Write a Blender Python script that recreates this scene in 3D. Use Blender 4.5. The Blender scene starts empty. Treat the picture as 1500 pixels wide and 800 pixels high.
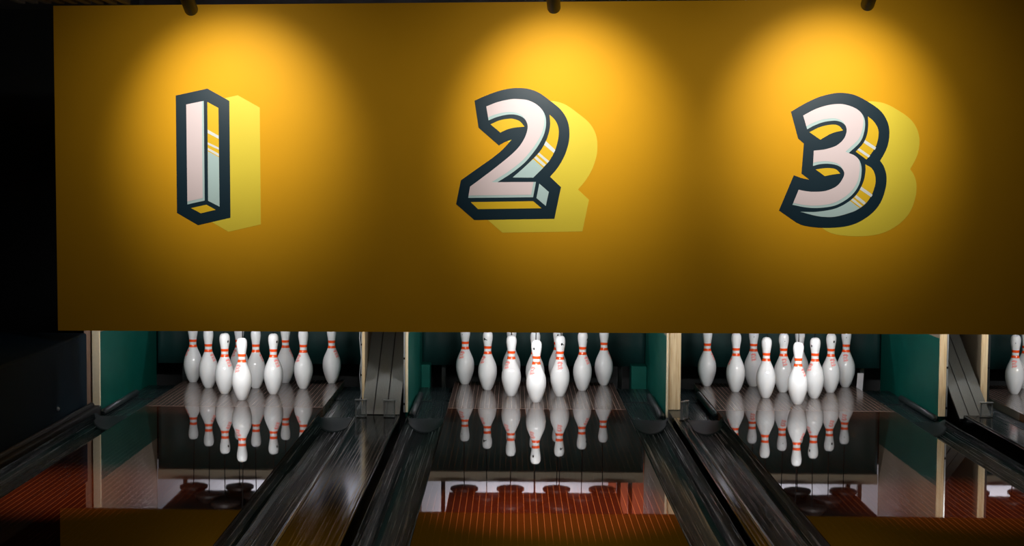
import bpy, bmesh, math, random
from mathutils import Vector, Matrix
from mathutils.geometry import tessellate_polygon
random.seed(7)
S = bpy.context.scene
COL = S.collection
PI = math.pi

# ------------------------------------------------------------------ camera
CAM = Vector((-0.1495, -9.6439, 1.418))
YAW, PITCH, ROLL, FPX = 0.0003, -0.0653, 0.0076, 2332.6
cy, sy, cp, sp = math.cos(YAW), math.sin(YAW), math.cos(PITCH), math.sin(PITCH)
FW = Vector((-sy*cp, cy*cp, sp)); RT0 = Vector((cy, sy, 0)); UP0 = RT0.cross(FW)
RT = RT0*math.cos(ROLL) + UP0*math.sin(ROLL)
UP = -RT0*math.sin(ROLL) + UP0*math.cos(ROLL)
cd = bpy.data.cameras.new('camera'); cam = bpy.data.objects.new('camera', cd); COL.objects.link(cam)
m = Matrix((RT, UP, -FW)).transposed().to_4x4(); m.translation = CAM
cam.matrix_world = m
cd.sensor_width = 36; cd.sensor_fit = 'HORIZONTAL'; cd.lens = FPX/1500*36; cd.clip_end = 60
S.camera = cam
def on_plane(u, v, y):
    """point of the photograph carried out to the upright plane at depth y"""
    d = FW + RT*((u-750)/FPX) - UP*((v-400)/FPX)
    return CAM + d*((y-CAM.y)/d.y)

# ------------------------------------------------------------------ materials
def srgb(r, g, b):
    f = lambda c: c/12.92 if c <= .04045 else ((c+.055)/1.055)**2.4
    return (f(r/255), f(g/255), f(b/255), 1)
class NT:
    def __init__(s, name):
        s.m = bpy.data.materials.new(name); s.m.use_nodes = True
        s.t = s.m.node_tree; s.p = s.t.nodes['Principled BSDF']
    def n(s, typ, **kw):
        x = s.t.nodes.new(typ)
        for k, v in kw.items():
            if k.startswith('i_'): x.inputs[k[2:].replace('_', ' ')].default_value = v
            else: setattr(x, k, v)
        return x
    def l(s, a, b): s.t.links.new(a, b)
    def math(s, op, a, b=None, c=None):
        x = s.n('ShaderNodeMath', operation=op)
        for i, v in enumerate((a, b, c)):
            if v is None: continue
            if hasattr(v, 'is_linked'): s.l(v, x.inputs[i])
            else: x.inputs[i].default_value = v
        return x.outputs[0]
    def mix(s, fac, a, b):
        x = s.n('ShaderNodeMix', data_type='RGBA')
        for sock, v in ((x.inputs[0], fac), (x.inputs[6], a), (x.inputs[7], b)):
            if hasattr(v, 'is_linked'): s.l(v, sock)
            else: sock.default_value = v
        return x.outputs[2]
def simple(name, col, rough=.5, var=.12, scale=20, spec=.5, metal=0, stretch=(1,1,1), bump=0, bscale=None):
    k = NT(name); tc = k.n('ShaderNodeTexCoord'); mp = k.n('ShaderNodeMapping'); mp.inputs['Scale'].default_value = stretch
    k.l(tc.outputs['Object'], mp.inputs[0])
    nz = k.n('ShaderNodeTexNoise', i_Scale=scale, i_Detail=4.0); k.l(mp.outputs[0], nz.inputs['Vector'])
    dark = tuple(c*(1-var) for c in col[:3]) + (1,); lite = tuple(min(1, c*(1+var)) for c in col[:3]) + (1,)
    k.l(k.mix(nz.outputs[0], dark, lite), k.p.inputs['Base Color'])
    k.p.inputs['Roughness'].default_value = rough; k.p.inputs['Specular IOR Level'].default_value = spec
    k.p.inputs['Metallic'].default_value = metal
    if bump:
        b = k.n('ShaderNodeBump', i_Strength=bump, i_Distance=.002)
        n2 = nz
        if bscale: n2 = k.n('ShaderNodeTexNoise', i_Scale=bscale, i_Detail=3.0); k.l(mp.outputs[0], n2.inputs['Vector'])
        k.l(n2.outputs[0], b.inputs['Height']); k.l(b.outputs[0], k.p.inputs['Normal'])
    return k.m
def lane_mat(name, rough, base_a, base_b, line, linew, bump):
    k = NT(name); tc = k.n('ShaderNodeTexCoord'); sx = k.n('ShaderNodeSeparateXYZ'); k.l(tc.outputs['Object'], sx.inputs[0])
    W = 1.054/39
    q = k.math('DIVIDE', k.math('ADD', sx.outputs[0], .527), W)
    idx = k.math('FLOOR', q); fr = k.math('FRACT', q)
    edge = k.math('MINIMUM', fr, k.math('SUBTRACT', 1.0, fr))
    mask = k.math('LESS_THAN', edge, linew/W/2)
    wn = k.n('ShaderNodeTexWhiteNoise', noise_dimensions='1D'); k.l(idx, wn.inputs['W'])
    mp = k.n('ShaderNodeMapping'); mp.inputs['Scale'].default_value = (60, 2.0, 1); k.l(tc.outputs['Object'], mp.inputs[0])
    gr = k.n('ShaderNodeTexNoise', i_Scale=1.0, i_Detail=5.0); k.l(mp.outputs[0], gr.inputs['Vector'])
    f = k.math('ADD', k.math('MULTIPLY', wn.outputs[0], .6), k.math('MULTIPLY', gr.outputs[0], .4))
    c = k.mix(f, base_a, base_b)
    k.l(k.mix(mask, c, line), k.p.inputs['Base Color'])
    k.p.inputs['IOR'].default_value = 1.42
    mp2 = k.n('ShaderNodeMapping'); mp2.inputs['Scale'].default_value = (40, 14, 1); k.l(tc.outputs['Object'], mp2.inputs[0])
    n2 = k.n('ShaderNodeTexNoise', i_Scale=1.0, i_Detail=3.0); k.l(mp2.outputs[0], n2.inputs['Vector'])
    k.l(k.math('ADD', rough*.7, k.math('MULTIPLY', n2.outputs[0], rough*.6)), k.p.inputs['Roughness'])
    b = k.n('ShaderNodeBump', i_Strength=bump, i_Distance=.001); k.l(n2.outputs[0], b.inputs['Height']); k.l(b.outputs[0], k.p.inputs['Normal'])
    return k.m
def gutter_mat(name, col, lo, hi, bump, gain=6.0):
    """black plastic, scratched lengthwise by balls"""
    k = NT(name); tc = k.n('ShaderNodeTexCoord')
    mp = k.n('ShaderNodeMapping'); mp.inputs['Scale'].default_value = (150, .9, 40); k.l(tc.outputs['Object'], mp.inputs[0])
    n1 = k.n('ShaderNodeTexNoise', i_Scale=1.0, i_Detail=3.0, i_Roughness=.6); k.l(mp.outputs[0], n1.inputs['Vector'])
    cr = k.n('ShaderNodeMapRange', i_From_Min=.50, i_From_Max=.63, i_To_Min=0.0, i_To_Max=1.0); k.l(n1.outputs[0], cr.inputs[0])
    k.l(k.mix(cr.outputs[0], col, tuple(c*1.3 for c in col[:3]) + (1,)), k.p.inputs['Base Color'])
    n3 = k.n('ShaderNodeTexNoise', i_Scale=1.0, i_Detail=2.0); mp3 = k.n('ShaderNodeMapping'); mp3.inputs['Scale'].default_value = (26, .9, 8); k.l(tc.outputs['Object'], mp3.inputs[0]); k.l(mp3.outputs[0], n3.inputs['Vector'])
    dirt = k.math('MULTIPLY', cr.outputs[0], k.math('MULTIPLY', n3.outputs[0], 1.0))
    k.l(k.math('MULTIPLY_ADD', dirt, gain, .14), k.p.inputs['Specular IOR Level'])
    k.l(k.math('ADD', lo, k.math('MULTIPLY', cr.outputs[0], hi-lo)), k.p.inputs['Roughness'])
    b = k.n('ShaderNodeBump', i_Strength=bump, i_Distance=.002); k.l(n1.outputs[0], b.inputs['Height']); k.l(b.outputs[0], k.p.inputs['Normal'])
    return k.m
def wood_mat(name, a, b, rough=.6):
    k = NT(name); tc = k.n('ShaderNodeTexCoord'); mp = k.n('ShaderNodeMapping'); mp.inputs['Scale'].default_value = (90, 40, 5)
    k.l(tc.outputs['Object'], mp.inputs[0])
    nz = k.n('ShaderNodeTexNoise', i_Scale=1.0, i_Detail=6.0, i_Distortion=.6); k.l(mp.outputs[0], nz.inputs['Vector'])
    cr = k.n('ShaderNodeMapRange', i_From_Min=.38, i_From_Max=.62); k.l(nz.outputs[0], cr.inputs[0])
    k.l(k.mix(cr.outputs[0], a, b), k.p.inputs['Base Color']); k.p.inputs['Roughness'].default_value = rough
    return k.m
def emit_mat(name, col, st):
    k = NT(name); k.p.inputs['Base Color'].default_value = col; k.p.inputs['Emission Color'].default_value = col
    k.p.inputs['Emission Strength'].default_value = st; return k.m
def clear_mat(name):
    k = NT(name); k.p.inputs['Base Color'].default_value = (.75, .85, .88, 1); k.p.inputs['Roughness'].default_value = .08
    k.p.inputs['Alpha'].default_value = .22; return k.m

M = dict(
 yellow = simple('mustard_paint', (.82, .408, .012, 1), .6, .03, 6, .12),
 lemon  = simple('lemon_paint', (.86, .68, .055, 1), .5, .03, 6, .3),
 gold   = simple('gold_paint', (.85, .54, .018, 1), .5, .03, 6, .3),
 navy   = simple('navy_vinyl', (.0015, .020, .034, 1), .46, .1, 8, .45),
 mint   = simple('mint_vinyl', (.50, .67, .66, 1), .45, .02, 8, .4),
 pink   = simple('pale_pink_vinyl', (.82, .69, .70, 1), .45, .02, 8, .4),
 pale   = simple('pale_stripe_vinyl', (.78, .82, .80, 1), .45, .02, 8, .4),
 lane   = lane_mat('lane_boards', .022, (.028, .0075, .004, 1), (.042, .0105, .005, 1), (.20, .09, .045, 1), .0022, .025),
 deck   = lane_mat('pin_deck_boards', .17, (.050, .030, .024, 1), (.085, .052, .042, 1), (.36, .27, .22, 1), .0020, .12),
 seam   = simple('pale_seam', (.30, .22, .18, 1), .4),
 gutter = gutter_mat('black_gutter_plastic', (.0025, .005, .0055, 1), .11, .30, .02),
 plate  = gutter_mat('scuffed_dark_plate', (.010, .017, .018, 1), .30, .16, .1),
 lip    = simple('dark_teal_rubber', (.004, .012, .013, 1), .5, .2, 30, .15),
 cap    = gutter_mat('black_cap_laminate', (.004, .004, .004, 1), .10, .26, .02, 2.5),
 rail   = simple('black_bumper_rubber', (.012, .020, .021, 1), .35, .3, 40),
 green  = simple('deep_green_paint', (.001, .080, .060, 1), .40, .25, 7, .22, 0, (1, 1, 2.5)),
 bare   = simple('bare_particle_board', (.25, .20, .14, 1), .6, .12, 60),
 pine   = wood_mat('pine_timber', (.72, .52, .28, 1), (.88, .72, .46, 1)),
 edge   = simple('pale_plywood_edge', (.86, .74, .52, 1), .55, .08, 50),
 brown  = wood_mat('brown_timber', (.42, .26, .18, 1), (.55, .36, .26, 1)),
 steel  = simple('brushed_steel', (.62, .66, .68, 1), .35, .1, 60, .5, .5),
 darkst = simple('dark_steel', (.10, .11, .11, 1), .35, .15, 50, .5, .8),
 black  = simple('matte_black', (.010, .010, .011, 1), .6, .2, 30),
 canm   = simple('black_lamp_metal', (.045, .042, .048, 1), .45, .1, 30),
 chute  = simple('grey_ramp_mat', (.17, .18, .175, 1), .55, .2, 30, .4, 0, (12, 1, 1)),
 chutek = simple('ramp_dark_groove', (.03, .03, .03, 1), .5),
 curtain= simple('dark_green_curtain', (.004, .030, .028, 1), .6, .35, 4, .3, 0, (3, 1, .6)),
 beam   = simple('tan_beam', (.36, .29, .20, 1), .6, .1, 20),
 white  = simple('white_wall_paint', (.80, .79, .83, 1), .7, .04, 6),
 orange = simple('orange_board', (.62, .13, .05, 1), .6, .1, 6),
 wallnv = simple('navy_wall_paint', (.004, .016, .030, 1), .75, .2, 5, .15),
 wallbk = simple('black_wall_paint', (.009, .010, .010, 1), .7, .2, 5),
 ceil   = simple('black_ceiling_paint', (.010, .010, .008, 1), .8, .2, 5),
 slat   = wood_mat('dark_slat_wood', (.060, .045, .022, 1), (.10, .075, .035, 1)),
 pin    = simple('white_pin_coating', (.79, .80, .81, 1), .07, .02, 15, .6),
 band   = simple('orange_red_band', (.90, .085, .012, 1), .25, .03, 30),
 logo   = simple('coral_print', (.93, .25, .22, 1), .35, .1, 200),
 hole   = simple('black_cord_hole', (.006, .006, .006, 1), .7),
 cord   = simple('black_cord', (.004, .004, .004, 1), .8, spec=.1),
 cup    = simple('brown_black_cup', (.030, .018, .015, 1), .5),
 tag    = simple('pale_grey_card', (.55, .53, .55, 1), .5),
 clear  = clear_mat('clear_acrylic'),
 lampw  = emit_mat('lit_lamp_diffuser', (1, .95, .88, 1), 3.0),
 lens   = emit_mat('lit_spot_lens', (1, .82, .5, 1), 12.0),
)

# ------------------------------------------------------------------ builders
def link(name, bm, mat, parent=None, smooth=False, loc=None):
    me = bpy.data.meshes.new(name)
    bmesh.ops.recalc_face_normals(bm, faces=bm.faces)
    bm.to_mesh(me); bm.free()
    for mm in (mat if isinstance(mat, (list, tuple)) else [mat]): me.materials.append(mm)
    if smooth:
        me.polygons.foreach_set('use_smooth', [True]*len(me.polygons))
        try: me.set_sharp_from_angle(angle=math.radians(38))
        except Exception: pass
    o = bpy.data.objects.new(name, me); COL.objects.link(o)
    if parent: o.parent = parent
    if loc: o.location = loc
    return o
def tag(o, label, cat, group=None):
    o['label'] = label; o['category'] = cat
    if group: o['group'] = group
    return o
def struct(o): o['kind'] = 'structure'; return o
def thing(name, label, cat, loc=(0,0,0), group=None):
    o = bpy.data.objects.new(name, None); o.empty_display_size = .1; COL.objects.link(o); o.location = loc
    return tag(o, label, cat, group)
def dup(o, loc, label=None):
    c = o.copy(); COL.objects.link(c); c.location = loc
    if label: c['label'] = label
    for ch in o.children:
        d = ch.copy(); COL.objects.link(d); d.parent = c
        for g in ch.children:
            e = g.copy(); COL.objects.link(e); e.parent = d
    return c
def box(bm, x0, x1, y0, y1, z0, z1, bev=0):
    r = bmesh.ops.create_cube(bm, size=1)
    for v in r['verts']:
        v.co = Vector((x0+(v.co.x+.5)*(x1-x0), y0+(v.co.y+.5)*(y1-y0), z0+(v.co.z+.5)*(z1-z0)))
    if bev:
        es = list({e for v in r['verts'] for e in v.link_edges})
        bmesh.ops.bevel(bm, geom=es, offset=bev, segments=2, affect='EDGES', profile=.5)
    return bm
def B(): return bmesh.new()
def bx(name, mat, parent, *a, bev=0): return link(name, box(B(), *a, bev=bev), mat, parent)
def tube(bm, pts, r, seg=10):
    rings = []
    for i, p in enumerate(pts):
        p = Vector(p); d = (Vector(pts[min(i+1, len(pts)-1)]) - Vector(pts[max(i-1, 0)])).normalized()
        a = d.cross(Vector((0, 0, 1)) if abs(d.z) < .9 else Vector((1, 0, 0))).normalized(); b = d.cross(a)
        rr = r[i] if isinstance(r, (list, tuple)) else r
        rings.append([bm.verts.new(p + a*rr*math.cos(2*PI*k/seg) + b*rr*math.sin(2*PI*k/seg)) for k in range(seg)])
    for A, C in zip(rings, rings[1:]):
        for k in range(seg): bm.faces.new((A[k], A[(k+1) % seg], C[(k+1) % seg], C[k]))
    bm.faces.new(rings[0]); bm.faces.new(rings[-1])
    return bm
def lathe(bm, prof, seg=40):
    rings = []
    for r, z in prof:
        if r < 1e-6: rings.append([bm.verts.new((0, 0, z))])
        else: rings.append([bm.verts.new((r*math.cos(2*PI*k/seg), r*math.sin(2*PI*k/seg), z)) for k in range(seg)])
    for A, C in zip(rings, rings[1:]):
        for k in range(seg):
            k2 = (k+1) % seg
            if len(A) == 1: bm.faces.new((A[0], C[k], C[k2]))
            elif len(C) == 1: bm.faces.new((A[k], A[k2], C[0]))
            else: bm.faces.new((A[k], A[k2], C[k2], C[k]))
    return bm
def sweep_y(bm, prof, y0, y1):
    """open profile of (x, z) pulled along y"""
    A = [bm.verts.new((x, y0, z)) for x, z in prof]; C = [bm.verts.new((x, y1, z)) for x, z in prof]
    for i in range(len(prof)-1): bm.faces.new((A[i], A[i+1], C[i+1], C[i]))
    return bm

# ------------------------------------------------------------------ layout
HALF = .527; GW = .22
LX = [-1.793, 0.0, 1.594, 3.387]           # lane centres
NEAR = -9.0; DECK = -.28; TAIL = .91
NUM = ['numeral 1', 'numeral 2', 'numeral 3']
RACK = ['under numeral 1', 'under numeral 2', 'under numeral 3', 'cut off by the right edge of the photo']
PANEL_Y = -.82
RACK2 = RACK[:3] + ['at the right edge']

# ---- setting
struct(bx('floor', M['black'], None, -4.4, 4.8, NEAR-.3, 2.6, -.24, -.16))
struct(bx('ceiling', M['ceil'], None, -4.4, 4.8, -5.5, 2.6, 2.52, 2.60))
struct(bx('wall_left', M['wallbk'], None, -4.3, -4.1, NEAR-.3, 2.6, -.16, 2.52))
struct(bx('wall_right', M['wallbk'], None, 4.5, 4.7, NEAR-.3, 2.6, -.16, 2.52))
bm = B(); box(bm, -4.1, 4.5, 1.72, 1.80, -.16, 2.52)
struct(link('wall_back', bm, M['wallbk']))
wb = bx('white_board', M['white'], None, -2.85, 4.4, 1.706, 1.7195, .60, 1.60); tag(wb, 'white lit board on the back wall, mirrored in the lanes', 'board')
bm = B(); box(bm, -4.099, -2.64, -6.5, -.36, -.16, .44, .012)
struct(link('trim_1', bm, M['wallnv']))
# raised moulding running along the foot of the low navy side wall
bm = B(); box(bm, -2.64, -2.565, -6.5, -.34, -.16, .012, .008); tube(bm, [(-2.605, -6.5, .02), (-2.605, -.4, .02)], .016, 10)
struct(link('trim_2', bm, M['black']))

struct(bx('light_baffle', M['black'], None, -3.0, 4.45, 1.232, 1.7199, .56, .60))  # unseen black shelf, added to keep the strip light out of the pit
# ---- lanes
lane0 = thing('bowling_lane', 'glossy brown board lane with ten pins standing under the painted numeral 1', 'bowling lane', (LX[0], 0, 0), 'bowling lanes')
bx('lane_bed', M['lane'], lane0, -HALF, HALF, NEAR, DECK-.004, -.05, 0)
bx('pin_deck', M['deck'], lane0, -HALF, HALF, DECK, TAIL, -.05, 0)
bx('deck_seam', M['seam'], lane0, -HALF, HALF, DECK-.004, DECK, -.05, .0004)
bx('lane_base', M['black'], lane0, -HALF+.002, HALF-.002, NEAR, TAIL, -.16, -.0501)
dup(lane0, (LX[1], 0, 0), 'glossy brown board lane with ten pins standing under the painted numeral 2')
dup(lane0, (LX[2], 0, 0), 'glossy brown board lane with ten pins standing under the painted numeral 3')
dup(lane0, (LX[3], 0, 0), 'brown lane at the far right, mostly outside the photo, no numeral above it')

# ---- gutters
def arc(s, n=14, depth=.075):
    x0, x1 = HALF+.003, HALF+GW
    return [(s*(x0+(x1-x0)*(1-math.cos(PI*i/n))/2), -.002-depth*math.sin(PI*i/n)) for i in range(n+1)]
def flat(s, wide, n=14):
    x0, x1 = HALF+.003, HALF+wide
    return [(s*(x0+(x1-x0)*i/n), -.046) for i in range(n+1)]
def gutter(i, s, wide, label, rail_side='wall'):
    g = thing('gutter', label, 'gutter', (LX[i], 0, 0), 'lane gutters')
    ch = sweep_y(B(), arc(s), NEAR, -.60)
    o = link('channel', ch, M['gutter'], g, True)
    md = o.modifiers.new('thickness', 'SOLIDIFY'); md.thickness = .004; md.offset = -1 if s > 0 else -1
    # moulded lip where the round channel turns into the flat plate; its front edge is a half-round apron
    bm = B(); rows = []
    for t in range(9):
        k = t/8; e = k*k*(3-2*k)
        A, F = arc(s), flat(s, GW if GW < wide else wide)
        row = []
        for j, ((ax, az), (fx, fz)) in enumerate(zip(A, F)):
            bulge = math.sin(PI*j/14)
            y = -.60 - .15*bulge*(1-k) + .20*k
            row.append(bm.verts.new((ax+(fx-ax)*e, y, (az+.004)*(1-e) + (fz+.003)*e)))
        rows.append(row)
    for a, b in zip(rows, rows[1:]):
        for j in range(14): bm.faces.new((a[j], a[j+1], b[j+1], b[j]))
    o = link('apron', bm, M['lip'], g, True)
    md = o.modifiers.new('thickness', 'SOLIDIFY'); md.thickness = .003; md.offset = 0
    x0, x1 = sorted((s*(HALF+.003), s*(HALF+wide)))
    bm = B(); box(bm, x0, x1, -.41, .30, -.06, -.046); box(bm, x0, x1, .306, .90, -.06, -.040)
    link('flat_plate', bm, M['plate'], g)
    bm = B(); xr = s*(HALF+wide-.024) if rail_side == 'wall' else s*(HALF+.022)
    z = -.026 if rail_side == 'wall' else -.012
    tube(bm, [(xr, -.36, z-.006), (xr, -.34, z), (xr, .46, z), (xr, .48, z-.006)], [.010, .019, .019, .010], 12)
    link('bumper_rail', bm, M['rail'], g, True)
    return g
gutter(0, -1, .252, 'black gutter on the left of the lane under numeral 1, beside the navy wall')
gutter(0, 1, .232, 'black gutter on the right of the lane under numeral 1, full of bright streaks')
gutter(1, -1, .230, 'black gutter on the left of the lane under numeral 2')
gutter(1, 1, .231, 'teal-tinted black gutter on the right of the lane under numeral 2')
gutter(2, -1, .215, 'black gutter on the left of the lane under numeral 3', 'lane')
gutter(2, 1, .244, 'black gutter on the right of the lane under numeral 3')
gutter(3, -1, .200, 'dark gutter of the lane at the far right edge of the photo')

# ---- caps between the lanes
def cap(x0, x1, z, label, ridge=True):
    bm = B(); box(bm, x0, x1, NEAR, -.60, -.15, z, .006)
    o = link('division_cap', bm, M['cap']); tag(o, label, 'lane divider', 'lane dividers')
    if ridge:
        bx('cap_trim', M['darkst'], o, x0+.012, x0+.018, NEAR, -.62, z, z+.003)
        bx('cap_trim', M['darkst'], o, x1-.018, x1-.012, NEAR, -.62, z, z+.003)
    return o
L1R = LX[0]+HALF+GW; L2L = -HALF-GW; L2R = HALF+GW; L3L = LX[2]-HALF-GW; L3R = LX[2]+HALF+GW; L4L = LX[3]-HALF-GW
cap(L1R+.002, L2L-.040, .004, 'wide black divider between the gutters, below the ramp left of numeral 2')
cap(L2R+.030, L3L-.002, .004, 'narrow black divider running down from the pine post between numerals 2 and 3')
cap(L3R+.095, L4L-.002, .030, 'raised black divider at the right edge, below the right ramp')

# ---- kickback walls
KF = -.32; KB = 1.16; KT = 1.05; GREENTOP = .44
def kickback(name_label, face, s, thick, parts):
    """face = x of the green side, s = which way the board grows from it"""
    k = thing('kickback_wall', name_label, 'side wall', (face, KF, -.15), 'kickback walls between the lanes')
    def b(name, mat, x0, x1, y0, y1, z0, z1, bev=0):
        a, c = sorted((s*x0, s*x1))
        return bx(name, M[mat], k, a, c, y0-KF, y1-KF, z0+.15, z1+.15, bev=bev)
    b('green_board', 'green', 0, thick, KF+.006, KB, -.15, GREENTOP)
    b('bare_board', 'bare', 0, thick, KF+.006, KB, GREENTOP, KT)
    parts(b, k)
    if abs(face) < .8: b('corner_block', 'green', -.105 if s > 0 else -.06, -.001, 1.0, KB, -.15, .100, .004)
    return k
def clips(b, x0, x1, zs):
    for z in zs: b('clip', 'black', x0, x1, KF-.010, KF-.004, z-.006, z+.006)
def p_left(b, k):
    b('front_post', 'edge', 0, .045, KF-.012, KF+.006, -.02, KT, .002)
    b('brown_post', 'brown', .047, .094, KF-.004, KF+.05, .0, KT, .003)
    clips(b, .094, .101, (.10, .30))
kickback('green kickback wall with a pale post at the far left, beside the navy wall', LX[0]-HALF-.254, -1, .045, p_left)
def cable(k, s, xa, zs):
    bm = B(); pts = [(s*(xa + (.007 if i % 2 else -.003)), -.008, z+.15) for i, z in enumerate(zs)]
    tube(bm, pts, .0022, 6); link('cable', bm, M['steel'], k, True)
def p_l1r(b, k):
    b('front_post', 'pine', 0, .016, KF-.010, KF+.006, -.02, KT, .002)
    b('edge_strip', 'steel', -.006, -.001, KF-.008, KF+.004, -.02, KT)
    b('outer_board', 'bare', .0142, .0172, KF+.007, KB, -.15, KT)
    clips(b, -.009, -.002, (.06, .20, .38, .46)); cable(k, 1, -.012, (.0, .10, .20, .30, .42, .60))
kickback('thin kickback wall seen edge on, right of the pins under numeral 1', LX[0]+HALF+.236, 1, .014, p_l1r)
def p_l2l(b, k):
    b('front_post', 'edge', 0, .016, KF-.010, KF+.006, -.02, KT, .002)
    b('edge_strip', 'steel', .018, .026, KF-.008, KF+.004, -.02, KT)
    clips(b, .018, .026, (.03, .30))
kickback('thin pale-edged green kickback wall left of the pins under numeral 2', -.760, -1, .016, p_l2l)
def p_l23(b, k):
    b('plywood_edge', 'edge', 0, .012, KF-.014, KF+.006, -.05, KT, .001)
    b('front_post', 'pine', .014, .085, KF-.006, KF+.06, .006, KT, .003)
    b('foot', 'rail', .014, .085, -.60, KF-.004, -.10, .004, .004)
kickback('green kickback wall with a wide pine post, between numerals 2 and 3', .761, 1, .013, p_l23)
def p_l3r(b, k):
    b('front_post', 'pine', 0, .040, KF-.012, KF+.006, -.02, KT, .002)
    b('edge_strip', 'steel', .042, .050, KF-.008, KF+.004, -.02, KT)
    clips(b, .041, .051, (.03, .27))
kickback('green kickback wall with a pine post, right of the pins under numeral 3', 2.368, 1, .040, p_l3r)
def p_l4l(b, k):
    b('front_post', 'pine', .014, .052, KF-.012, KF+.006, -.02, KT, .002)
    b('outer_board', 'bare', .0302, .0332, KF+.007, KB, -.15, KT)
    b('edge_strip', 'darkst', 0, .012, KF-.008, KF+.004, -.02, KT)
    clips(b, .001, .012, (.27,))
kickback('kickback wall with a tan post nearest the right edge of the photo', 2.664, -1, .030, p_l4l)

# ---- ramps that carry the balls back, between the paired kickbacks
def ramp(x0, x1, label):
    t = thing('ball_ramp', label, 'ball ramp', (x0, -.58, 0), 'ball ramps between the lanes')
    w = x1-x0; L = Vector((0, .98, .57)); n = Vector((0, -.57, .98)).normalized()
    def strip(name, mat, a, c, lift, thick):
        bm = B(); vs = []
        for q in (0, 1):
            for xx in (a, c):
                p = Vector((xx, 0, .004)) + L*q
                vs.append((p + n*lift, p + n*(lift-thick)))
        a0, a1, b0, b1 = vs
        for lo in range(1):
            P = [bm.verts.new(v) for pr in vs for v in pr]
            for f in ((0,2,6,4), (1,5,7,3), (0,1,3,2), (4,6,7,5), (0,4,5,1), (2,3,7,6)): bm.faces.new([P[i] for i in f])
        return link(name, bm, mat, t)
    strip('bed', M['chutek'], .002, w-.002, 0, .012)
    bands = [(.006, .30), (.33, .64), (.67, .985)]
    for a, c in bands: strip('mat', M['chute'], w*a, w*c, .004, .0035)
    return t
ramp(-1.012, -.788, 'grey ribbed ramp rising between two posts, left of numeral 2')
ramp(2.422, 2.610, 'grey ribbed ramp rising between two posts at the right of numeral 3')
for x, e in ((-.900, 1.4), (2.516, 3.4)):      # fill lamps added above the two ramps to brighten the gaps
    t = thing('ramp_fill_lamp', 'added fill lamp behind the panel above the ramp ' + ('left of numeral 2' if x < 0 else 'right of numeral 3'), 'lamp', (x, -.745, .66))
    bm = B(); box(bm, -.05, .05, -.03, .03, .01, .04, .006); link('housing', bm, M['canm'], t)
    bx('bracket', M['canm'], t, -.02, .02, -.0572, -.029, .012, .06)
    bx('diffuser', M['lampw'], t, -.04, .04, -.02, .02, .004, .0095)
    ld = bpy.data.lights.new('ramp_fill_light', 'AREA'); ld.shape = 'RECTANGLE'; ld.size = .08; ld.size_y = .04; ld.energy = e*.5; ld.color = (1, .95, .88)
    lo = bpy.data.objects.new('ramp_fill_light', ld); COL.objects.link(lo); lo.location = (x, -.745, .660); lo.rotation_euler = (math.radians(55), 0, 0)
# ---- pit: curtain, beam above it, machine heads with the cord cups
def pit(i, x0, x1):
    where = RACK[i]
    c = LX[i]
    bm = B(); n = 60; rows = []
    for z in (.075, .25, .45, .655):
        rows.append([bm.verts.new((x0+(x1-x0)*k/n - c, 0 + .004*math.sin(k*1.1)+.003*math.sin(k*.37+z*5), z)) for k in range(n+1)])
    for a, b in zip(rows, rows[1:]):
        for k in range(n): bm.faces.new((a[k], a[k+1], b[k+1], b[k]))
    o = link('pit_curtain', bm, M['curtain'], None, True, (c, 1.19, 0))
    md = o.modifiers.new('thickness', 'SOLIDIFY'); md.thickness = .006
    tag(o, 'dark green curtain hanging behind the pins ' + RACK2[i], 'curtain', 'pit curtains')
    bm = B(); box(bm, x0-c, x1-c, 0, .05, 0, .07, .003)
    o = link('header_beam', bm, M['beam'], None, False, (c, 1.165, .656))
    tag(o, 'tan beam above the curtain behind the pins ' + RACK2[i], 'beam', 'curtain beams')
pit(0, LX[0]-HALF-.252, LX[0]+HALF+.234); pit(1, -.759, .760); pit(2, .848, 2.366); pit(3, 2.667, 4.40)
PINS = {1:(0,0), 2:(-.5,1), 3:(.5,1), 4:(-1,2), 5:(0,2), 6:(1,2), 7:(-1.5,3), 8:(-.5,3), 9:(.5,3), 10:(1.5,3)}
PS, PR = .3048, .264
def head_unit(i):
    t = thing('pinsetter_head', 'dark machine head with cord cups above the pins ' + RACK2[i], 'pinsetter', (LX[i], 0, .685), 'pinsetter heads')
    bx('plate', M['cup'], t, -.56, .56, -.12, .88, .055, .26)
    for k, (px, py) in PINS.items():
        bm = lathe(B(), [(.012, .0), (.082, .0), (.092, .006), (.092, .022), (.074, .034), (.066, .055), (.012, .055), (.012, .0)], 28)
        link('cord_cup', bm, M['cup'], t, True, (px*PS, py*PR, 0))
    for sx in (-.62, .60, .68):
        bx('upright', M['darkst'], t, sx-.014, sx+.014, .80+.50, .84+.50, -.70-.16+.0, .52)
    bx('cross_bar', M['darkst'], t, -.66, .72, .80+.50, .84+.50, .52, .56)
    bx('carrier_arm', M['darkst'], t, -.05, .05, .60, 1.30, .261, .30)
    return t
for i in range(4): head_unit(i)
ob = bx('orange_board', M['orange'], None, .55, 1.15, 1.66, 1.70, .62, 1.4); tag(ob, 'orange board on the back wall, mirrored in the lane under numeral 2', 'board')

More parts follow.
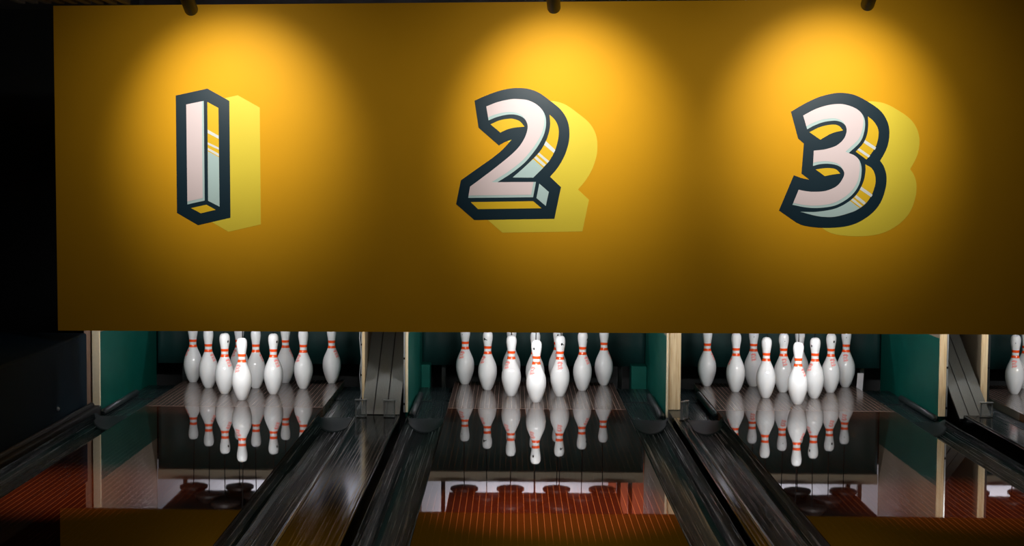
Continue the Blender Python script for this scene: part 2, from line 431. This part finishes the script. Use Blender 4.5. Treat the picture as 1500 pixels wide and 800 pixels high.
# ---- lamp over each pin deck, tucked behind the bottom of the yellow panel
def deck_lamp(i):
    t = thing('deck_lamp', 'small lamp behind the yellow panel above the pins ' + RACK2[i], 'lamp', (LX[i], -.745, .62), 'pin deck lamps')
    bm = B(); box(bm, -.32, .32, -.03, .03, .022, .05, .006); link('housing', bm, M['canm'], t)
    bx('bracket', M['canm'], t, -.03, .03, -.0572, -.029, .026, .07)
    bx('diffuser', M['lampw'], t, -.30, .30, -.024, .024, .017, .0215)
    ld = bpy.data.lights.new('deck_light', 'AREA'); ld.shape = 'RECTANGLE'; ld.size = .60; ld.size_y = .06
    ld.energy = DECK_W[i]; ld.color = (1, 1, 1); ld.spread = math.radians(150)
    lo = bpy.data.objects.new('deck_light', ld); COL.objects.link(lo); lo.location = (LX[i], -.745, .632)
    lo.rotation_euler = (math.radians(86), 0, 0)
    return t
DECK_W = [16.5, 18, 17.5, 12]
for i in range(4): deck_lamp(i)

# ---- strip lamps behind the machines that light the white back wall
for i in range(4):
    t = thing('strip_lamp', 'strip lamp behind the machine ' + RACK2[i], 'lamp', (LX[i], 1.50, 1.30), 'strip lamps at the back')
    bx('housing', M['canm'], t, -.5, .5, -.03, .03, .013, .08)
    for sx in (-.4, .4): bx('hanger', M['canm'], t, sx-.006, sx+.006, -.006, .006, .08, 1.22)
    link('lamp_tube', tube(B(), [(-.48, 0, 0), (.48, 0, 0)], .013, 10), M['lampw'], t, True)
    ld = bpy.data.lights.new('strip_light', 'AREA'); ld.shape = 'RECTANGLE'; ld.size = 1.0; ld.size_y = .04; ld.energy = 13; ld.color = (.95, .93, 1)
    lo = bpy.data.objects.new('strip_light', ld); COL.objects.link(lo); lo.location = (LX[i], 1.50, 1.28); lo.rotation_euler = (math.radians(25), 0, 0)

# ------------------------------------------------------------------ yellow panel with painted numerals
tl = on_plane(78, 8.5, PANEL_Y); bl = on_plane(85, 484.3, PANEL_Y); br = on_plane(1500, 490.3, PANEL_Y); tr = on_plane(1500, -3.0, PANEL_Y)
ext = 3.9
def along(a, b, x): t = (x-a.x)/(b.x-a.x); return Vector((x, PANEL_Y, a.z+(b.z-a.z)*t))
bm = B()
q = [tl, bl, along(bl, br, ext), along(tl, tr, ext)]
q = [Vector((v.x, PANEL_Y, v.z)) for v in q]
F = [bm.verts.new(v) for v in q]; K = [bm.verts.new(v + Vector((0, .018, 0))) for v in q]
bm.faces.new(F); bm.faces.new(K[::-1])
for a in range(4): bm.faces.new((F[a], F[(a+1) % 4], K[(a+1) % 4], K[a]))
panel = link('masking_panel', bm, M['yellow'])
tag(panel, 'long mustard yellow panel painted with big numerals 1, 2 and 3 above the lanes', 'sign panel')

for hx in (-2.2, .0, 2.2, 3.6): bx('hanger', M['black'], panel, hx-.012, hx+.012, PANEL_Y+.006, PANEL_Y+.012, 2.25, 2.52)
def smooth(pts, sub=6):
    """pts (x, y) run smooth, (x, y, 1) are corners"""
    n = len(pts); out = []
    for i in range(n):
        p0, p1, p2, p3 = pts[i-1], pts[i], pts[(i+1) % n], pts[(i+2) % n]
        c1, c2 = len(p1) > 2, len(p2) > 2
        a1, a2 = Vector(p1[:2]), Vector(p2[:2])
        if c1 and c2: out.append(a1); continue
        t1 = (a2-a1) if c1 else (a2-Vector(p0[:2]))*.5
        t2 = (a2-a1) if c2 else (Vector(p3[:2])-a1)*.5
        # keep tangents no longer than the chord allows
        L = (a2-a1).length
        for t in (t1, t2):
            if t.length > 1e-6: t *= min(1.0, 1.3*L/t.length)
        for k in range(sub):
            u = k/sub
            out.append(a1*(2*u**3-3*u*u+1) + t1*(u**3-2*u*u+u) + a2*(-2*u**3+3*u*u) + t2*(u**3-u*u))
    return out
def area(P): return sum(P[i].x*P[(i+1) % len(P)].y - P[(i+1) % len(P)].x*P[i].y for i in range(len(P)))/2
def inset_shade(P, d=4.6, dirv=Vector((.62, .78))):
    """pull right and lower edges in: leaves the mint edge round the pink face"""
    s = 1 if area(P) > 0 else -1; n = len(P); out = []
    for i in range(n):
        a, b, c = P[i-1], P[i], P[(i+1) % n]
        e1, e2 = (b-a), (c-b)
        sh = Vector((0, 0))
        norms = []
        for e in (e1, e2):
            if e.length < 1e-6: continue
            norms.append(Vector((e.y, -e.x)).normalized()*s)
        m1 = [d*max(0, nn.dot(dirv)) for nn in norms]
        if len(norms) == 2 and abs(norms[0].dot(norms[1])) < .95:
            n1, n2 = norms; det = n1.x*n2.y - n1.y*n2.x
            sh = Vector(((m1[0]*n2.y - m1[1]*n1.y)/det, (n1.x*m1[1] - n2.x*m1[0])/det))
            if sh.length > 2.2*d: sh = sh.normalized()*2.2*d
        else:
            nn = sum(norms, Vector((0, 0))).normalized(); sh = nn*(sum(m1)/len(m1))
        out.append(b - sh)
    return out
def decal(name, P, mat, parent, lift):
    bm = B()
    W = [on_plane(p[0], p[1], PANEL_Y) for p in P]
    Fv = [bm.verts.new((w.x, PANEL_Y-lift, w.z)) for w in W]; Kv = [bm.verts.new((w.x, PANEL_Y-.00001, w.z)) for w in W]
    n = len(Fv)
    for i in range(n): bm.faces.new((Fv[i], Fv[(i+1) % n], Kv[(i+1) % n], Kv[i]))
    for tri in tessellate_polygon([[Vector((w.x, w.z, 0)) for w in W]]): bm.faces.new([Fv[i] for i in tri])
    return link(name, bm, mat, parent)
def numeral(outline, offset, face, facets, stripes, label):
    O = smooth(outline)
    n = decal('numeral', O, M['navy'], panel, .0012); n['label'] = label
    decal('drop_shadow', [p + Vector(offset) for p in O], M['lemon'], n, .0006)
    Fp = smooth(face)
    decal('face_edge', Fp, M['mint'], n, .0018)
    decal('face', inset_shade(Fp), M['pink'], n, .0024)
    for nm, mt, pts in facets: decal(nm, smooth(pts), M[mt], n, .0018)
    for mt, pts in stripes: decal('stripe', smooth(pts), M[mt], n, .0024)
def C(*pts): return [(x, y, 1) for x, y in pts]
numeral(C((257.5,140),(303.8,129.8),(336,147.8),(337.7,319),(290.2,329.8),(259.3,311.8)), (44.5, 9.8),
  C((272.9,153.1),(298.5,147.8),(299.9,293.8),(274.6,299.5)),
  [('side_facet','gold', C((303.8,149.4),(320,158.1),(321.7,302.8),(304.9,294.2))),
   ('bottom_facet','gold', C((280,304.9),(302.5,299.9),(316,307.4),(294.2,312.5)))],
  [('pale', C((304.3,190),(320.5,199),(320.5,203.5),(304.3,195))), ('pale', C((304.4,208.5),(320.6,216.3),(320.6,219.4),(304.4,211.9))),
   ('pale', C((304.5,216.5),(320.7,225.2),(320.7,229),(304.5,220))), ('mint', C((304.5,221.5),(320.8,230.4),(321.7,302.8),(304.9,294.2)))],
  'navy outlined block numeral 1 with a pale pink face')
numeral([(695.1,147.5,1),(712.3,139.9),(731.5,133.1),(748,129.6),(763,129),(776.5,130.8),(790,136.2),(805,147),(820,159.3),(829,171.8),(833.5,186),(833.8,204),(830,220),(824.3,233.6),(815.8,247.1),(805.7,259,1),(821.8,274.2,1),(812.1,320.6,1),(694.7,322.3,1),(668.1,298.9,1),(675.2,264.1,1),(700,246.5),(723.3,230),(737,218.3),(749.4,204.6,1),(739.8,208),(730.8,213.1,1),(701,187.1,1)], (41, 18.6),
  [(712.3,156,1),(728.8,149.6),(748,145.4),(760,145.2),(773.5,147),(787,153.8),(796.8,165),(800,178.5),(797.5,195),(790,210.8),(780,225),(767.5,239.3),(749,254),(728.8,266.9,1),(785.1,266.6,1),(780.9,289,1),(685.8,290,1),(688.6,273.4,1),(706,260.5),(722.5,248.1),(747.5,227.8),(760,215.3),(769,201),(773,186),(769,174.8),(758.5,168.8),(745,167.8),(728.8,171.2),(715.7,176.4,1)],
  [('inner_facet','gold', [(718.5,182.2,1),(731.5,176.4),(745.3,173.9),(752.5,174.3),(761.5,177.8),(768.3,185.6,1),(754,187),(743,189.7),(732.9,194.3,1)]),
   ('side_facet','gold', [(805,168,1),(813.3,176.3),(818,187.5),(818,201),(814,217.5),(807,232),(799,242.1),(781.2,260.3,1),(750.8,260.1,1),(770.3,242.9),(789.7,223.2),(797,212),(802.5,199.5),(805.8,184)]),
   ('bottom_facet','gold', C((689.7,296.1),(781.2,294.8),(793.1,305.1),(700.3,306.4))),
   ('end_facet','mint', C((790,269.1),(804,281.2),(799.5,301.7),(785.8,290.2)))],
  [('pale', C((799.6,206.5),(813.5,219.8),(811.3,224.2),(796.9,212.2))), ('pale', C((789.6,223.6),(804.5,236.2),(802,239),(787.2,226))),
   ('pale', C((785.2,228.5),(799.6,241.4),(796.9,244.2),(782.3,231.4))), ('mint', C((780.9,233),(795.6,246),(781.2,260.3),(750.8,260.1),(766.5,246.5)))],
  'navy outlined block numeral 2 with a pale pink face')
numeral([(1158.6,163.7,1),(1178.5,152),(1199.1,142.4),(1218.4,137.3),(1231,136),(1243.8,137.2),(1254.8,140.3),(1267.1,146.5),(1285,158.2),(1294.7,168.5),(1300.8,180.9),(1302.9,194.7),(1300.8,211.2),(1296,223.5),(1289.2,235.4,1),(1294.9,244.4),(1298.4,257.4),(1297.3,275.2),(1290,296.4),(1277,312.6),(1257.5,325.6),(1238,331.8),(1214.5,333.8),(1192,332.8),(1176,330),(1166.5,326,1),(1141,308.3,1),(1162.8,256.7,1),(1174,260.8),(1186,263.3,1),(1174,254.3,1),(1177.5,210.2,1),(1169.1,202.9,1)], (44, 12.4),
  [(1176.4,169.2,1),(1195,159.6),(1212.9,154.1),(1229.4,152.3),(1241,154.1),(1253.4,158.9),(1262.3,166.5),(1266.9,177.5),(1265.8,193.3),(1259.6,208.4),(1243.1,224.2,1),(1252.6,228.5),(1259.9,237.1),(1262,250.9),(1258.3,270.4),(1246.1,287.4),(1225,300.4),(1201,304.6),(1180,303.8),(1160.8,300,1),(1169.8,278,1),(1180,280),(1192,281),(1210,279.5),(1226.5,272),(1235.8,258.5),(1235.5,250),(1228,243),(1214.5,240),(1201,240.6),(1190.8,243.2,1),(1192,220.7,1),(1208.7,218.7),(1225.2,213.2),(1236.3,202.9),(1240.1,190.5),(1236.3,181.6),(1225.2,177),(1208.7,178.4),(1195,182.9),(1182.3,189.4,1)],
  [('inner_facet','gold', [(1185.6,193.7,1),(1200.5,186.4),(1217,182.7),(1228,184),(1234.9,191,1),(1218.4,195.3),(1201.6,204.7,1)]),
   ('inner_facet','gold', [(1194.7,248.3,1),(1210,246.3),(1223.5,247.7),(1231,254.3,1),(1220.5,255.6),(1208,258,1)]),
   ('side_facet','gold', [(1271.3,170.6,1),(1279.5,177.5),(1285.7,187.8),(1286.8,198.8),(1283.6,212.5),(1277.5,223),(1269.2,233.8,1),(1253.4,222.2,1),(1264.4,209.8),(1269.9,197.4),(1271.7,183.6)]),
   ('side_facet','gold', [(1267.6,240.8,1),(1277,246.8),(1281.9,257.4),(1281.9,270.4),(1276.2,286.6),(1265.6,300.4),(1249.4,310.2),(1225,317.2),(1207,317.8),(1192,315.5),(1172.5,310.3,1),(1195,310.4),(1219,306.8),(1238,299),(1254.3,285.2),(1264,268.1),(1267.6,252.5)])],
  [('pale', C((1267,205.2),(1283.3,216),(1281.3,219.8),(1264.9,209.2))), ('pale', C((1258.4,217),(1274.6,228.2),(1272.2,231),(1256,219.7))),
   ('pale', C((1261.6,273.4),(1278.2,285.4),(1276,288.8),(1259.3,277.6))), ('pale', C((1254.2,285.8),(1268.3,297),(1265.6,300),(1251.6,289.2))),
   ('pale', C((1249.3,290.6),(1263.2,302),(1260.6,303.8),(1246.3,293))),
   ('mint', [(1244.8,294.2,1),(1259.2,305,1),(1249.4,310.2),(1225,317.2),(1207,317.8),(1192,315.5),(1172.5,310.3,1),(1195,310.4),(1219,306.8),(1234,301)])],
  'navy outlined block numeral 3 with a pale pink face')

# ------------------------------------------------------------------ ceiling spotlights in front of the panel
def spot_lamp(px, py, y, target, label, watt, ang):
    tip = on_plane(px, py, y); tgt = on_plane(*target, PANEL_Y)
    d = (tgt-tip).normalized()
    can_d = d
    t = thing('ceiling_spotlight', label, 'spotlight', (tip.x, tip.y, 2.52), 'spotlights over the yellow panel')
    base = t.location
    def R(v): return Vector(v) - Vector(base)
    back = tip - can_d*.15
    bm = tube(B(), [R(tip - can_d*.004), R(tip - can_d*.012), R(back + can_d*.006), R(back)], [.031, .033, .033, .028], 24)
    link('can', bm, M['canm'], t, True)
    link('lens', tube(B(), [R(tip - can_d*.004), R(tip - can_d*.0015)], .024, 20), M['lens'], t, True)
    mid = tip - can_d*.09
    link('bracket', tube(B(), [R(mid + Vector((0, 0, .03))), R((mid.x, mid.y, 2.50))], .008, 10), M['canm'], t, True)
    bm = lathe(B(), [(0, -.03), (.045, -.03), (.05, -.02), (.05, 0), (0, 0)], 24); link('mount', bm, M['canm'], t, True, R((mid.x, mid.y, 2.52)))
    for e, an, down in ((watt, ang, 0), (watt*SPILL, 170, -.35)):      # the beam and the softer spill round it
        ld = bpy.data.lights.new('spot_light', 'SPOT'); ld.energy = e; ld.spot_size = math.radians(an); ld.spot_blend = 1.0; ld.shadow_soft_size = .025
        ld.color = (1, .95, .87)
        lo = bpy.data.objects.new('spot_light', ld); COL.objects.link(lo); lo.location = tip + can_d*.01
        lo.rotation_euler = (d + Vector((0, 0, down))).to_track_quat('-Z', 'Y').to_euler()
SPY = -1.80; SPILL = .24
spot_lamp(281, 16, SPY, (345, 175), 'black spotlight above the painted numeral 1', 54, 73)
spot_lamp(811.5, 13, SPY, (825, 175), 'black spotlight above the painted numeral 2', 60, 73)
spot_lamp(1270, 9, SPY, (1216, 170), 'black spotlight above the painted numeral 3', 56, 73)
# slatted vent in the ceiling at the far left
t = thing('ceiling_vent', 'dark slatted wooden ceiling grille at the top left above the panel', 'ceiling grille', (-2.56, -1.47, 2.300))
bm = B()
for k in range(9): box(bm, -.30+k*.072, -.30+k*.072+.032, -.55, .62, 0, .022, .002)
link('slats', bm, M['slat'], t)
bm = B(); box(bm, -.32, .32, .58, .62, .023, .05); box(bm, -.32, .32, -.55, -.51, .023, .05); box(bm, -.30, -.27, -.3, -.27, .05, .22); box(bm, .27, .30, -.3, -.27, .05, .22); box(bm, -.30, -.27, .4, .43, .05, .22); box(bm, .27, .30, .4, .43, .05, .22)
link('frame', bm, M['black'], t)

# unseen spots added overhead for the warm pools on the lanes
for x, y, tx, ty, w in ((LX[0]-.35, -3.0, LX[0]-.30, -2.75, 330), (.05, -3.2, .06, -3.05, 800), (LX[2]+.2, -3.1, LX[2]+.20, -2.9, 330)):
    ld = bpy.data.lights.new('lane_pool_spot', 'SPOT'); ld.energy = w; ld.spot_size = math.radians(30); ld.spot_blend = 1; ld.shadow_soft_size = .04; ld.color = (1, .45, .22)
    lo = bpy.data.objects.new('lane_pool_spot', ld); COL.objects.link(lo); lo.location = (x, y, 2.50)
    lo.rotation_euler = (Vector((tx, ty, 0))-lo.location).to_track_quat('-Z', 'Y').to_euler()

# ------------------------------------------------------------------ small fittings
def bracket(x, y, w, z0, h, label, yaw=0):
    t = thing('sensor_bracket', label, 'sensor bracket', (x, y, z0), 'clear sensor brackets'); t.rotation_euler = (0, 0, yaw)
    bx('base', M['darkst'], t, -w/2-.004, w/2+.004, -.012, .012, 0, .004)
    for s in (-1, 1): bx('upright', M['steel'], t, s*w/2-.003, s*w/2+.003, -.006, .006, .004, h-.005, bev=.001)
    bx('top_bar', M['steel'], t, -w/2-.006, w/2+.006, -.009, .009, h-.005, h+.004, bev=.002)
    bx('clear_pane', M['clear'], t, -w/2+.004, w/2-.004, -.002, .002, .006, h-.007)
    return t
bracket(-1.003, -.68, .058, .004, .100, 'clear metal-framed bracket by the right gutter of the lane under numeral 1')
bracket(-.842, -.68, .058, .004, .098, 'clear metal-framed bracket at the foot of the ramp, left of numeral 2')
bracket(.832, -.68, .074, .0045, .104, 'thin metal bracket standing by the foot of the pine post', math.radians(58))
bracket(2.545, -.68, .066, .030, .085, 'dark metal bracket at the foot of the right ramp, left of its pair')
t = bracket(2.628, -1.28, .05, .030, .10, 'dark metal bracket nearest the right edge of the photo')
o = link('wall_fitting', tube(B(), [(0, 0, 0), (.006, 0, 0), (.012, 0, 0)], [.012, .012, .006], 14), M['steel'], None, True, (-2.6395, -.98, .085))
tag(o, 'tiny bright metal fitting on the navy wall at the far left', 'wall fitting')
o = link('edge_tag', box(B(), -.021, .021, -.002, .002, 0, .13, .0008), M['tag'], None, False, (2.146, .80, -.040)); o.rotation_euler = (0, math.radians(3), math.radians(8))
tag(o, 'small pale grey plate beside the rearmost right pin under numeral 3', 'plate')

# ------------------------------------------------------------------ bowling pins
IN = .0254
PROF = [(0, 0), (.95, 0), (1.015, .10), (1.414, .75), (1.70, 1.5), (1.953, 2.25), (2.12, 2.8), (2.255, 3.375), (2.35, 3.95), (2.383, 4.5), (2.36, 5.2), (2.2815, 5.875), (2.10, 6.6), (1.8515, 7.25), (1.54, 7.95), (1.236, 8.625), (1.08, 9.05), (.9825, 9.375), (.915, 9.7), (.8985, 10.0), (.905, 10.4), (.935, 10.875), (.985, 11.3), (1.047, 11.75), (1.13, 12.2), (1.203, 12.625), (1.26, 13.1), (1.2735, 13.5), (1.25, 13.95), (1.16, 14.35), (1.0, 14.65), (.75, 14.87), (.40, 14.97), (0, 15.0)]
def rad(z):
    z /= IN
    P = PROF[1:]
    for (r0, z0), (r1, z1) in zip(P, P[1:]):
        if z0 <= z <= z1: return (r0+(r1-r0)*(z-z0)/max(z1-z0, 1e-9))*IN
    return 0
bm = lathe(B(), [(r*IN, z*IN) for r, z in PROF], 56); body_o = link('body', bm, M['pin'], None, True); body_me = body_o.data
def band_mesh(z0, z1):
    n = 5; prof = [((rad((z0+(z1-z0)*k/n)*IN)+.0005), (z0+(z1-z0)*k/n)*IN) for k in range(n+1)]
    prof = [(rad(z0*IN)-.0002, z0*IN)] + prof + [(rad(z1*IN)-.0002, z1*IN)]
    o = link('neck_band', lathe(B(), prof, 56), M['band'], None, True); me = o.data; bpy.data.objects.remove(o); return me
band_a, band_b = band_mesh(9.12, 9.78), band_mesh(10.48, 11.12)
def surf(u, z, lift=.0006):
    r = rad(z); a = u/max(r, .02)
    return Vector(((r+lift)*math.sin(a), -(r+lift)*math.cos(a), z))
def ribbon(bm, pts, w):
    n = len(pts); Lv, Rv = [], []
    for i, p in enumerate(pts):
        d = (Vector(pts[min(i+1, n-1)])-Vector(pts[max(i-1, 0)])).normalized(); nn = Vector((-d.y, d.x))*w/2
        p = Vector(p); a, b = p+nn, p-nn
        Lv.append(bm.verts.new(surf(a.x, a.y))); Rv.append(bm.verts.new(surf(b.x, b.y)))
    for i in range(n-1): bm.faces.new((Lv[i], Lv[i+1], Rv[i+1], Rv[i]))
bm = B(); MMZ = .205
# crown: fan of spikes over a curved base, then two lines of looping script
for a in (-62, -38, -14, 14, 38, 62):
    r = math.radians(a); ribbon(bm, [(.006*math.sin(r), MMZ+.006*math.cos(r)), (.014*math.sin(r), MMZ+.014*math.cos(r)), (.019*math.sin(r), MMZ+.017*math.cos(r))], .0042)
ribbon(bm, [(-.017+.034*k/10, MMZ+.002+.004*math.sin(PI*k/10)) for k in range(11)], .0034)
def script(x0, x1, z, amp, loops, w):
    pts = []
    n = loops*14
    for k in range(n+1):
        t = k/n; a = t*loops*2*PI
        pts.append((x0+(x1-x0)*t + amp*.7*math.sin(a), z + amp*math.cos(a)*(1 if int(t*loops) % 2 == 0 else .6) + .006*t))
    ribbon(bm, pts, w)
script(-.014, .012, MMZ-.012, .0068, 3, .0026)
script(-.012, .018, MMZ-.028, .0060, 4, .0026)
o = link('emblem', bm, M['logo'], None, True); emblem_me = o.data; bpy.data.objects.remove(o)
def hole_mesh(r, slot):
    bm = B(); zc = 12.95*IN
    v0 = bm.verts.new(surf(0, zc)); ring = []
    for k in range(20):
        a = 2*PI*k/20; ring.append(bm.verts.new(surf(r*.85*math.cos(a), zc + r*1.15*math.sin(a))))
    for k in range(20): bm.faces.new((v0, ring[k], ring[(k+1) % 20]))
    if slot: ribbon(bm, [(0, zc), (.006, zc-.001), (.012, zc-.004), (.018, zc-.006)], .0045)
    o = link('cord_hole', bm, M['hole'], None, True); me = o.data; bpy.data.objects.remove(o); return me
hole_big, hole_slot, hole_small = hole_mesh(.0070, False), hole_mesh(.0070, True), hole_mesh(.0028, False)
def cord_mesh(lean):
    o = link('cord', tube(B(), [(lean, -.004, 14.9*IN), (lean*.8, -.002, .45), (0, 0, .695)], .0028, 8), M['cord'], None, True); me = o.data; bpy.data.objects.remove(o); return me
cords = [cord_mesh(v) for v in (0, .005, -.004)]
POS = {1:'front of the rack', 2:'left in second row', 3:'right in second row', 4:'left in third row', 5:'middle in third row', 6:'right in third row', 7:'leftmost in back row', 8:'second from left in back row', 9:'third from left in back row', 10:'rightmost in back row'}
# emblem turn in degrees from the camera, cord hole (turn, kind)
LOOK = [
 {1:(-38,None), 2:(38,(40,'b')), 3:(34,(42,'b')), 4:(48,None), 5:(68,None), 6:(-55,None), 7:(-72,None), 8:(-55,None), 9:(72,None), 10:(46,None)},
 {1:(-34,(-28,'b')), 2:(-42,None), 3:(0,(18,'s')), 4:(-50,(-40,'s')), 5:(120,None), 6:(46,(66,'b')), 7:(-34,(-38,'t')), 8:(110,None), 9:(0,(0,'b')), 10:(78,None)},
 {1:(58,None), 2:(170,None), 3:(-48,(-44,'b')), 4:(-72,None), 5:(10,(14,'t')), 6:(18,(34,'b')), 7:(76,None), 8:(0,(4,'t')), 9:(150,None), 10:(-4,(0,'t'))},
 {4:(-8,(0,'t')), 8:(40,None)},
]
def child(name, me, parent, rz=0):
    o = bpy.data.objects.new(name, me); COL.objects.link(o); o.parent = parent; o.rotation_euler = (0, 0, rz); return o
first = True
for li in range(4):
    for k, (em, hole) in LOOK[li].items():
        px, py = PINS[k]
        loc = (LX[li]+px*PS, -.0048+py*PR, .0005)
        p = body_o if first else bpy.data.objects.new('bowling_pin', body_me)
        if first: p.name = 'bowling_pin'; first = False
        else: COL.objects.link(p)
        p.location = loc
        where = RACK[li] if li < 3 else 'at the far right edge of the photo'
        if li == 3: lab = {4:'white bowling pin with orange neck bands standing whole at the far right edge', 8:'white bowling pin cut in half by the right edge of the photo'}[k]
        else: lab = 'white bowling pin with orange bands, %s, %s' % (POS[k], where)
        tag(p, lab, 'bowling pin', 'bowling pins')
        child('neck_band', band_a, p); child('neck_band', band_b, p)
        # aim of the print is counted from the direction of the camera
        view = math.atan2(CAM.x-loc[0], -(CAM.y-loc[1]))
        child('emblem', emblem_me, p, view + math.radians(em))
        if hole: child('cord_hole', {'b':hole_big, 's':hole_slot, 't':hole_small}[hole[1]], p, view + math.radians(hole[0]))
        child('cord', cords[(k+li) % 3], p)

# ------------------------------------------------------------------ world and colour
w = bpy.data.worlds.new('world'); S.world = w; w.use_nodes = True
w.node_tree.nodes['Background'].inputs[0].default_value = (.75, .9, 1, 1); w.node_tree.nodes['Background'].inputs[1].default_value = .006
S.view_settings.view_transform = 'Standard'; S.view_settings.look = 'None'; S.view_settings.gamma = 1; S.view_settings.exposure = 0
S.view_settings.use_curve_mapping = False
